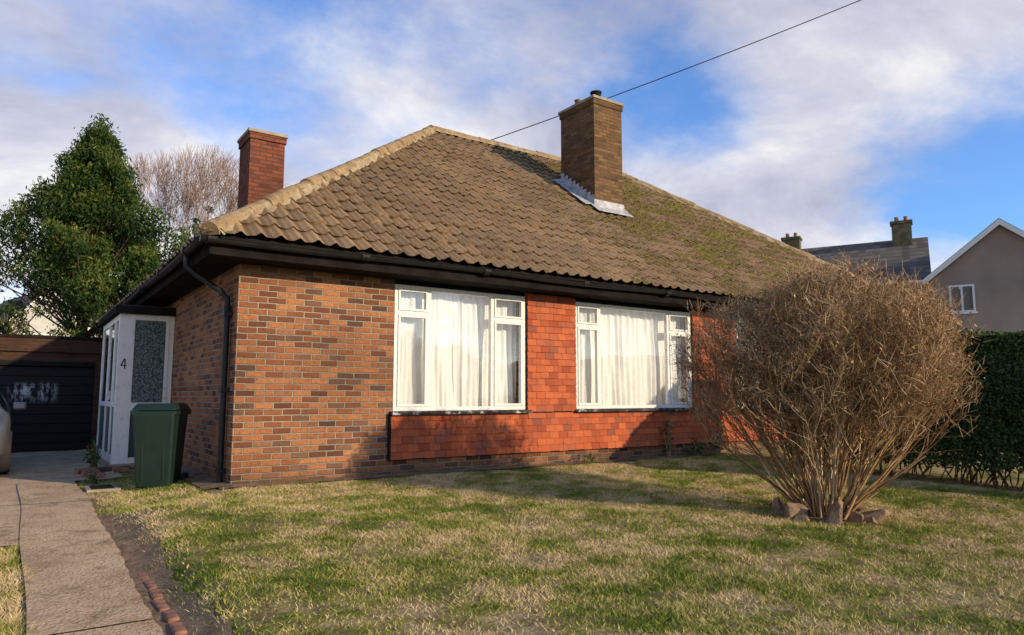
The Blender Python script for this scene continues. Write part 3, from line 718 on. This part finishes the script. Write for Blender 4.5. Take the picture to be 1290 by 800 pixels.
# ---------------------------------------------------------------- bare shrub
def shrub():
    A=[];Bq=[];R0=[];R1=[];RN=[];tips=[]
    bx,by=4.78,-4.44; bz=float(gz(bx,by)); H_=2.30; 
    rr=random.Random(11)
    prof=[(0,.17),(.12,.48),(.22,.90),(.35,1.18),(.5,1.35),(.65,1.41),(.80,1.37),(.90,1.26),(.96,1.10),(1.0,.85),(1.04,.25)]
    def rad(f):
        for (a,ra),(b,rb) in zip(prof,prof[1:]):
            if a<=f<=b: return ra+(rb-ra)*(f-a)/(b-a)
        return 0
    def inside(p):
        z=p.z-bz
        if z<0: return False
        f=z/H_
        ang=math.atan2(p.y-by,p.x-bx)
        f=f/(1+.05*math.sin(ang*2+p.x*3)+.03*math.sin(p.x*9+p.y*7))
        r=rad(f) if f<=1.04 else 0
        r*=1+.07*math.sin(ang*3+1)+.06*math.sin(ang*7+z*4)
        return math.hypot(p.x-bx,p.y-by)<r*rr.uniform(.88,1.08)
    def grow(p,d,r,L,lev,tone):
        step=.10 if lev==0 else .07
        n=int(L/step)
        for i in range(n):
            jit=(.12,.20,.3,.35)[lev]
            d=(d+Vector((rr.gauss(0,jit),rr.gauss(0,jit),rr.gauss(0,jit)+(.08 if lev else .05)))*.55).normalized()
            q=p+d*step
            if not inside(q): 
                if i>1: tips.append(p)
                return
            r2=max(r*(.94 if lev==0 else .91),.0022)
            A.append(p[:]);Bq.append(q[:]);R0.append(r);R1.append(r2);RN.append(min(1,max(0,tone+rr.gauss(0,.10))))
            p=q;r=r2
            z=p.z-bz
            if lev<3 and z>(.45,.65,.9)[lev]:
                pr=(.60,.44,.33)[lev]
                if rr.random()<pr:
                    out=Vector((p.x-bx,p.y-by,0)); out=out.normalized() if out.length>.05 else Vector((0,0,0))
                    nd=(d*1.0+Vector((rr.gauss(0,.5),rr.gauss(0,.5),rr.gauss(0,.3)+.32))+out*.22).normalized()
                    tn=min(1,max(0,tone+rr.gauss(0,.2)))
                    grow(p,nd,max(r*.65,.0026),(.80,.50,.28)[lev]*rr.uniform(.6,1.3),lev+1,tn)
        tips.append(p)
    for s in range(155):
        a=rr.uniform(0,2*math.pi); rd_=.22*math.sqrt(rr.random()); tilt=(rr.random()**.62)*1.10
        p=Vector((bx+math.cos(a)*rd_,by+math.sin(a)*rd_,bz-.02))
        d=Vector((math.cos(a)*math.sin(tilt),math.sin(a)*math.sin(tilt),math.cos(tilt)))
        grow(p,d,rr.uniform(.010,.022),rr.uniform(1.7,3.0),0,rr.uniform(.0,.95))
    E=empty('bare_shrub')
    tubes('stems',A,Bq,R0,R1,M['twig'],E,np.array(RN))
    T=np.array([t[:] for t in tips])
    n=len(T); K=3
    P0=np.repeat(T,K,0)+rng.normal(0,.02,(n*K,3)); D=rng.normal(size=(n*K,3)); D[:,2]+=.9; D/=np.linalg.norm(D,axis=1,keepdims=True)
    L=rng.uniform(.03,.17,n*K)[:,None]; m=(P0[:,2]-bz)>.7
    P0=P0[m];D=D[m];L=L[m]
    tubes('twig_sprays',P0,P0+D*L,np.full(len(P0),.0024),np.full(len(P0),.0012),M['twig'],E)
    m=(T[:,2]-bz)>1.0; T2=T[m]; pick=T2[rng.random(len(T2))<.6*np.clip((T2[:,2]-bz-.8)/.8,0,1)+.1]
    pick=np.repeat(pick,2,0)+rng.normal(0,.035,(len(pick)*2,3))
    leaves('dry_leaves',pick,.017,M['dead'],E)
    print('shrub segs',len(A),'tips',len(tips))
    return bx,by,bz
bx,by,bz=shrub()
def rock(name,x,y,s,seed,mat):
    bm=bmesh.new(); bmesh.ops.create_icosphere(bm,subdivisions=3,radius=1)
    r=random.Random(seed); dirs=[(Vector((r.gauss(0,1),r.gauss(0,1),r.gauss(0,1))).normalized(),r.uniform(.35,.75)) for _ in range(12)]
    for v in bm.verts:
        for d_,k_ in dirs:
            t=v.co.dot(d_)
            if t>k_: v.co-=d_*(t-k_)
        v.co=Vector((v.co.x*s[0],v.co.y*s[1],v.co.z*s[2]))
    me=bpy.data.meshes.new(name); bm.to_mesh(me); bm.free(); me.materials.append(mat)
    o=bpy.data.objects.new(name,me); COL.objects.link(o); o.location=(x,y,float(gz(x,y))+s[2]*.3); o.rotation_euler=(r.uniform(-.5,.5),r.uniform(-.5,.5),r.uniform(0,3)); return o
rs=empty('rockery_stones')
for i,(dx,dy,s,t) in enumerate(((-.46,.05,.20,.16),(-.32,-.27,.17,.19),(-.12,-.38,.12,.09),(.14,-.37,.21,.10),(.36,-.12,.17,.13),(.42,.14,.14,.16),(-.56,-.1,.12,.10),(.05,-.46,.10,.06),(.28,-.34,.12,.07),(-.2,.4,.15,.12))):
    rock('stone_%d'%i,bx+dx,by+dy,(s,s*.7,t),i,M['rock']).parent=rs
sheet('soil_bed',lambda X,Y:(bx+(X-bx)*np.sqrt(1-((Y-by)/.5)**2*.5*.98),by+(Y-by)*np.sqrt(1-((X-bx)/.5)**2*.5*.98)),bx-.5,bx+.5,by-.5,by+.5,.012,M['soil'],.07)

# ---------------------------------------------------------------- hedge
def hedge():
    E=empty('privet_hedge'); x0,x1,y0,y1=8.35,9.35,-6.3,-1.6; zb=-.2; zt=1.84
    n=110000
    u=rng.random((n,3)); side=rng.random(n)
    X=x0+(x1-x0)*u[:,0];Y=y0+(y1-y0)*u[:,1];Z=zb+.26+(zt-zb-.26)*u[:,2]**.85
    dep=np.abs(rng.normal(0,.07,n))-.03
    m1=side<.42; m2=(side>=.42)&(side<.62); m3=(side>=.62)&(side<.82); m4=(side>=.82)&(side<.91); m5=side>=.91
    bmp=.05*np.sin(Y*3.1+Z*2)+.05*np.sin(Z*4.3+Y*1.3)
    X=np.where(m1,x0+dep+bmp,X); X=np.where(m2,x1-dep,X)
    Z=np.where(m3,zt-dep+.03*np.sin(Y*4)+.02*np.sin(X*9+Y*7),Z); Y=np.where(m4,y0+dep,Y); Y=np.where(m5,y1-dep,Y)
    P_=np.stack([X,Y,Z],1)
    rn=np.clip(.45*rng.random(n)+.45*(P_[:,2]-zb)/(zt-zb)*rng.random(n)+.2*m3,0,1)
    leaves('leaves',P_,.026,M['hedge'],E,rn)
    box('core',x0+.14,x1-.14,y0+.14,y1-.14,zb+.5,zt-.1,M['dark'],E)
    A=[];Bq=[]
    for i in range(170):
        y=random.uniform(y0+.1,y1-.1);x=random.uniform(x0+.15,x1-.15); z=zb-.05
        p=np.array([x,y,z])
        for j in range(6):
            q=p+np.array([random.gauss(0,.04),random.gauss(0,.05),.13]); A.append(p);Bq.append(q);p=q
    tubes('stems',A,Bq,np.full(len(A),.011),np.full(len(A),.009),M['bark'],E,sides=4)
hedge()

def weed(name,x,y,h,r,n,size,mat='hedge'):
    E=empty(name); z=float(gz(x,y)); A=[];Bq=[];L=[]
    for i in range(n):
        a=random.uniform(0,6.28);t=random.uniform(0,1)*r
        q=np.array([x+math.cos(a)*t,y+math.sin(a)*t*.6,z+h*random.uniform(.5,1)]); p=np.array([x+random.gauss(0,.03),y+random.gauss(0,.02),z]); A.append(p);Bq.append(q)
        for k_ in range(9): L.append(p+(q-p)*random.uniform(.25,1.05)+rng.normal(0,.03,3))
    tubes('stems',A,Bq,np.full(n,.004),np.full(n,.002),M['twig'],E); leaves('leaves',np.array(L),size,M[mat],E)
weed('climbing_weed',7.15,-.12,.75,.16,16,.025); weed('border_weed',7.75,-.2,.28,.25,18,.03); weed('border_weed',8.25,-.25,.45,.3,20,.03)
weed('border_weed',5.3,-.18,.12,.25,12,.02); weed('porch_plant',-1.02,4.3,.45,.18,22,.03)
weed('border_weed',-1.2,2.2,.16,.2,14,.02); weed('border_weed',-.18,3.0,.2,.12,14,.02)

# ---------------------------------------------------------------- trees
def evergreen(name,x,y,z0,h,r,seed,mat='leaf',per=420,size=.075,ncl=150,kind='cone',pw=1.7,f0=.12,rs_=None):
    E=empty(name); r_=random.Random(seed); cs=[];rd=[];A=[];Bq=[];R0=[];R1=[]
    nseg=12; rs_=rs_ or r/2.7
    tr=[]
    for j in range(nseg+1):
        f=j/nseg; tr.append(np.array([x+.15*math.sin(f*5+seed),y+.12*math.sin(f*4),z0+h*.9*f]))
    for j in range(nseg): A.append(tr[j]);Bq.append(tr[j+1]);R0.append(.20*(1-j/nseg)+.03);R1.append(.20*(1-(j+1)/nseg)+.03)
    for i in range(ncl):
        f=r_.random()**.8; f=f0+(.98-f0)*f
        if kind=='cone': rr=r*(1-f**pw)*.98+.12
        else: rr=r*math.sqrt(max(0,1-(2*f-1)**2))+.05
        a=r_.uniform(0,6.283); lobe=1+.20*math.sin(3*a+seed+f*3)+.22*math.sin(5*a+f*9)+r_.gauss(0,.08)
        q=rr*lobe*(.30+.70*r_.random()**.5)
        c=np.array([x+q*math.cos(a),y+q*math.sin(a),z0+h*f+r_.gauss(0,.18)])
        cs.append(c); rd.append(r_.uniform(.20,.56)*(1.08-.62*f)*rs_)
        t=tr[min(nseg,int(max(0,f-.08)*nseg))]; mid=(t+c)/2+np.array([0,0,-.1])
        A+=[t,mid];Bq+=[mid,c];R0+=[.04,.025];R1+=[.025,.01]
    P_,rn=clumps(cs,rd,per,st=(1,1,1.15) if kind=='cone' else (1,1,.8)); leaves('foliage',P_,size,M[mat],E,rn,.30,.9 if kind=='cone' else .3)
    tubes('trunk_and_limbs',A,Bq,R0,R1,M['bark'],E,sides=6)
    return E
evergreen('evergreen_tree',-.35,17.0,-.1,9.6,3.8,3,per=2100,size=.075,ncl=300,pw=1.5,f0=.38)
evergreen('garden_bush',-2.3,14.8,-.1,3.6,1.2,8,per=2600,size=.055,ncl=70,kind='round',rs_=.8)
evergreen('garden_bush',.5,15.2,-.1,4.6,1.5,9,per=2400,size=.06,ncl=70,kind='round',rs_=.9)
evergreen('evergreen_tree',3.9,22.5,-.1,8.7,1.6,5,per=1500,size=.08,ncl=80,kind='round',rs_=.9)
evergreen('garden_bush',-4.6,16.5,-.1,3.3,1.6,12,per=2000,size=.07,ncl=60,kind='round',rs_=.9)

def baretree(name,x,y,z0,h,spread,seed):
    A=[];Bq=[];R0=[];R1=[]; r_=random.Random(seed)
    def br(p,d,r,L,lev):
        n=4
        for i in range(n):
            d=(d+Vector((r_.gauss(0,.10),r_.gauss(0,.10),r_.gauss(0,.1)+.09))).normalized(); q=p+d*L/n
            A.append(p[:]);Bq.append(q[:]);R0.append(r);R1.append(r*.86); p=q;r*=.86
            if lev>0 and lev<6 and i>0 and r_.random()<.5:
                nd=(d+Vector((r_.gauss(0,.5),r_.gauss(0,.5),r_.gauss(0,.3)+.1))).normalized(); br(p,nd,r*.6,L*.7,lev+1)
        if lev<6:
            for k_ in range(3 if lev<4 else 2):
                nd=(d+Vector((r_.gauss(0,.36)*spread,r_.gauss(0,.36)*spread,r_.gauss(0,.2)+.15))).normalized(); br(p,nd,r*.68,L*.74,lev+1)
    br(Vector((x,y,z0)),Vector((0,0,1)),.16,h*.30,0)
    A_=np.array(A);B_=np.array(Bq)
    top=B_[:,2].max(); sc=h/(top-z0)
    for Q in (A_,B_): Q-=np.array([x,y,z0]); Q[:,:2]*=sc*1.05; Q[:,2]*=sc; Q+=np.array([x,y,z0])
    E=empty(name); tubes('branches',A_,B_,np.maximum(R0,.0065),np.maximum(R1,.0045),M['wtwig'],E); print(name,len(A))
baretree('bare_tree',5.0,24.0,-.1,11.6,1.0,5)

# ---------------------------------------------------------------- neighbouring semi (right)
N=empty('neighbour_house',(29.5,5.8,-.2),math.radians(-64.7))
def gable(parent,x0,x1,y0,y1,ze,zr,wall,axis,over=.25,barge=True):
    if axis=='y':
        xm=(x0+x1)/2
        V=[(x0,y0,0),(x1,y0,0),(x1,y0,ze),(xm,y0,zr),(x0,y0,ze),(x0,y1,0),(x1,y1,0),(x1,y1,ze),(xm,y1,zr),(x0,y1,ze)]
        obj('walls',V,[(0,1,2,3,4),(6,5,9,8,7),(0,4,9,5),(1,6,7,2)],wall,parent)
        sl=(zr-ze)/(xm-x0); o=over
        for s_ in (-1,1):
            xe=xm+s_*((x1-x0)/2+o); ztip=ze-o*sl
            V=[(xe,y0-.2,ztip+.06),(xm,y0-.2,zr+.06),(xm,y1+.2,zr+.06),(xe,y1+.2,ztip+.06),(xe,y0-.2,ztip+.16),(xm,y0-.2,zr+.18),(xm,y1+.2,zr+.18),(xe,y1+.2,ztip+.16)]
            obj('roof_slope',V,[(0,1,2,3),(4,5,6,7),(0,4,7,3),(0,1,5,4)],M['slate'],parent)
            if barge:
                V=[(xe,y0-.24,ztip-.10),(xm,y0-.24,zr-.10),(xm,y0-.24,zr+.14),(xe,y0-.24,ztip+.14),(xe,y0-.205,ztip-.10),(xm,y0-.205,zr-.10),(xm,y0-.205,zr+.14),(xe,y0-.205,ztip+.14)]
                obj('bargeboard',V,[(0,1,2,3),(7,6,5,4),(0,3,7,4),(0,4,5,1),(3,2,6,7)],M['white'],parent)
    else:
        ym=(y0+y1)/2
        V=[(x0,y0,0),(x0,y1,0),(x0,y1,ze),(x0,ym,zr),(x0,y0,ze),(x1,y0,0),(x1,y1,0),(x1,y1,ze),(x1,ym,zr),(x1,y0,ze)]
        obj('walls',V,[(0,1,2,3,4),(6,5,9,8,7),(0,4,9,5),(1,6,7,2)],wall,parent)
        sl=(zr-ze)/(ym-y0); o=over
        for s_ in (-1,1):
            ye=ym+s_*((y1-y0)/2+o); zt_=ze-o*sl
            V=[(x0-.2,ye,zt_+.05),(x0-.2,ym,zr+.05),(x1+.2,ym,zr+.05),(x1+.2,ye,zt_+.05),(x0-.2,ye,zt_+.15),(x0-.2,ym,zr+.16),(x1+.2,ym,zr+.16),(x1+.2,ye,zt_+.15)]
            obj('roof_slope',V,[(0,1,2,3),(4,5,6,7),(0,4,5,1),(0,4,7,3),(3,2,6,7)],M['slate'],parent)
        box('eave_gutter',x0,x1,y0-over-.1,y0-over+.0,ze-over*sl-.05,ze-over*sl+.05,M['white'],parent)
gable(N,0,5.3,0,8,6.15,8.3,M['dash'],'y',.2)
gable(N,-16,-.02,1.2,8.0,6.45,8.75,M['dash'],'x',.3)
def nwin(x0,x1,z0,z1,y,parent,mull=1):
    box('window_frame',x0,x1,y-.05,y+.02,z0,z1,M['white'],parent)
    n=mull+1; w=(x1-x0-.08)/n
    for i in range(n):
        box('window_pane',x0+.08+i*w,x0+i*w+w,y-.06,y-.045,z0+.08,z1-.08,M['darkglass'],parent)
    box('window_sill',x0-.06,x1+.06,y-.14,y+.02,z0-.07,z0-.002,M['white'],parent)
nwin(.75,1.65,4.7,5.85,0,N); nwin(1.0,3.2,1.0,2.3,0,N,2)
nwin(-2.6,-1.1,5.0,6.1,1.2,N,2); nwin(-6.5,-5.0,5.0,6.1,1.2,N,2); nwin(-11,-9.5,5.0,6.1,1.2,N,2)
box('porch_canopy',.9,5.3,-1.3,-.02,3.35,3.52,M['white'],N,.01); box('porch_wall',1.2,5.1,-1.2,-.02,0,3.348,M['dash'],N)
curve('downpipe',[(3.6,-.06,7.2),(3.6,-.06,0)],.04,M['blackrough'],N)
for (x,y,zt_,w) in ((-6.0,4.6,9.55,.85),(-.9,4.2,9.7,.85)):
    box('chimney_stack',x-w/2,x+w/2,y-.3,y+.3,7,zt_-.15,M['mossbrick'],N); box('chimney_cap',x-w/2-.06,x+w/2+.06,y-.36,y+.36,zt_-.15,zt_,M['mossbrick'],N,.02)
    for dx in (-.2,.2):
        lathe('chimney_pot',[(.12,0),(.10,.05),(.09,.2),(.11,.24),(.07,.24)],x+dx,y,zt_,M['terracotta'],N,12)
D1=empty('distant_house',(-.6,44,-.2),math.radians(15)); gable(D1,-2.4,2.4,0,9,5.4,7.8,M['render'],'y',.3); nwin(-.8,.6,3.9,5.1,0,D1)
gable(D1,2.42,11,1,8,5.0,7.4,M['render'],'x',.3); 
D2=empty('distant_house',(-9,40,-.2),math.radians(30)); gable(D2,-4,4,0,9,5.2,8.2,M['render'],'x',.3); nwin(-1,1,3.6,4.8,0,D2)
D3=empty('opposite_bungalow',(14,-42,-.4),math.radians(180+25)); gable(D3,-9,9,0,8,2.6,5.0,M['brick_garage'],'x',.4); nwin(-6,-3,.9,2.3,0,D3,2); nwin(3,6,.9,2.3,0,D3,2)
box('chimney_stack',-.5,.5,3.7,4.4,4,6.2,M['brick_garage'],D3)

# ---------------------------------------------------------------- telephone line and pole
U=empty('telephone_pole'); lathe('pole',[(.16,-1),(.15,0),(.11,13.2),(.02,13.25)],17.6,-2.5,-.2,M['bark'],U)
a=Vector((6.6,7.6,7.25)); b=Vector((17.6,-2.5,12.4)); pts=[]
for i in range(41):
    f=i/40; p=a.lerp(b,f); p.z-=.18*4*f*(1-f); pts.append(p[:])
curve('telephone_wire',pts,.012,M['black'],U)

# ---------------------------------------------------------------- world
EL=17; SX=.42; SY=-math.sqrt(1-SX*SX)
w=bpy.data.worlds.new('World'); S.world=w; w.use_nodes=True; t=w.node_tree; t.nodes.clear()
class WN(NT):
    def __init__(s): s.t=t; s.n=t.nodes; s.tc=None
k=WN()
out=k.node('ShaderNodeOutputWorld'); bg=k.node('ShaderNodeBackground'); bg.inputs[1].default_value=.145
sky=k.node('ShaderNodeTexSky',sky_type='NISHITA'); sky.sun_disc=False; sky.sun_elevation=math.radians(EL); sky.sun_rotation=math.atan2(SX,SY)
sky.air_density=1.0; sky.dust_density=.5; sky.ozone_density=2.5
g=k.coord('Generated'); x,y,z=k.sep(g)
zz=k.math('ADD',k.math('MAXIMUM',z,0.0),.32)
pv=k.comb(k.math('DIVIDE',x,zz),k.math('DIVIDE',y,zz),k.math('MULTIPLY',z,.8))
pv2=k.comb(k.math('ADD',k.math('DIVIDE',x,zz),7.3),k.math('DIVIDE',y,zz),k.math('MULTIPLY',z,.8))
n1=k.noise(1.05,7,.52,pv2,.25); n2=k.noise(3.0,7,.62,pv,.2)
dens=k.math('ADD',k.math('MULTIPLY',n1,.66),k.math('MULTIPLY',n2,.34))
dens=k.math('ADD',dens,k.math('MULTIPLY',k.math('SUBTRACT',.3,z),.16))
for (dx,dy,dz,amp,rad_) in ((.024,.926,.376,.13,18),(-.15,.95,.2,.07,14),(.204,.889,.411,-.07,9),(.42,.80,.42,.03,14),(.698,.612,.372,-.05,9),(.887,.371,.277,-.07,10),(.80,.55,.22,.09,10),(.80,.42,.43,.08,13),(.60,.72,.20,.07,14)):
    v=k.node('ShaderNodeVectorMath',operation='DOT_PRODUCT'); k.link(g,v.inputs[0]); L_=math.sqrt(dx*dx+dy*dy+dz*dz); v.inputs[1].default_value=(dx/L_,dy/L_,dz/L_)
    s_=k.sstep(v.outputs['Value'],math.cos(math.radians(rad_)),1.0)
    dens=k.math('ADD',dens,k.math('MULTIPLY',s_,amp))
cl=k.math('MULTIPLY',k.sstep(dens,.37,.59),.97)
shade=k.ramp(k.math('ADD',k.noise(1.9,7,.6,pv,.3),k.math('MULTIPLY',k.math('SUBTRACT',.28,z),.45)),[(.30,(3.2,3.3,4.2)),(.45,(4.8,4.8,5.5)),(.57,(6.9,6.7,6.5))])
skyc=k.mix(1.0,sky.outputs[0],(.98,1.30,1.80),'MULTIPLY')
c=k.mix(cl,skyc,shade)
k.link(c,bg.inputs[0]); k.link(bg.outputs[0],out.inputs[0])

ce=math.cos(math.radians(EL))
sd=Vector((SX*ce,SY*ce,math.sin(math.radians(EL))))
L=bpy.data.lights.new('sun','SUN'); L.energy=5.0; L.angle=math.radians(.5); L.color=(1,.80,.54)
lo=bpy.data.objects.new('sun',L); COL.objects.link(lo); lo.rotation_euler=sd.to_track_quat('Z','Y').to_euler(); lo.location=(10,-20,15)

cam=bpy.data.cameras.new('camera'); cam.sensor_width=36; cam.lens=36*900/1290; cam.clip_end=2000; cam.clip_start=.05
co=bpy.data.objects.new('camera',cam); COL.objects.link(co); co.location=(-2.128,-8.752,1.02)
pitch=math.atan(100/900); Fd=Vector((.571*math.cos(pitch),.821*math.cos(pitch),math.sin(pitch)))
co.rotation_euler=Fd.to_track_quat('-Z','Y').to_euler(); S.camera=co
S.view_settings.view_transform='Standard'; S.view_settings.look='None'; S.view_settings.exposure=0; S.view_settings.gamma=1
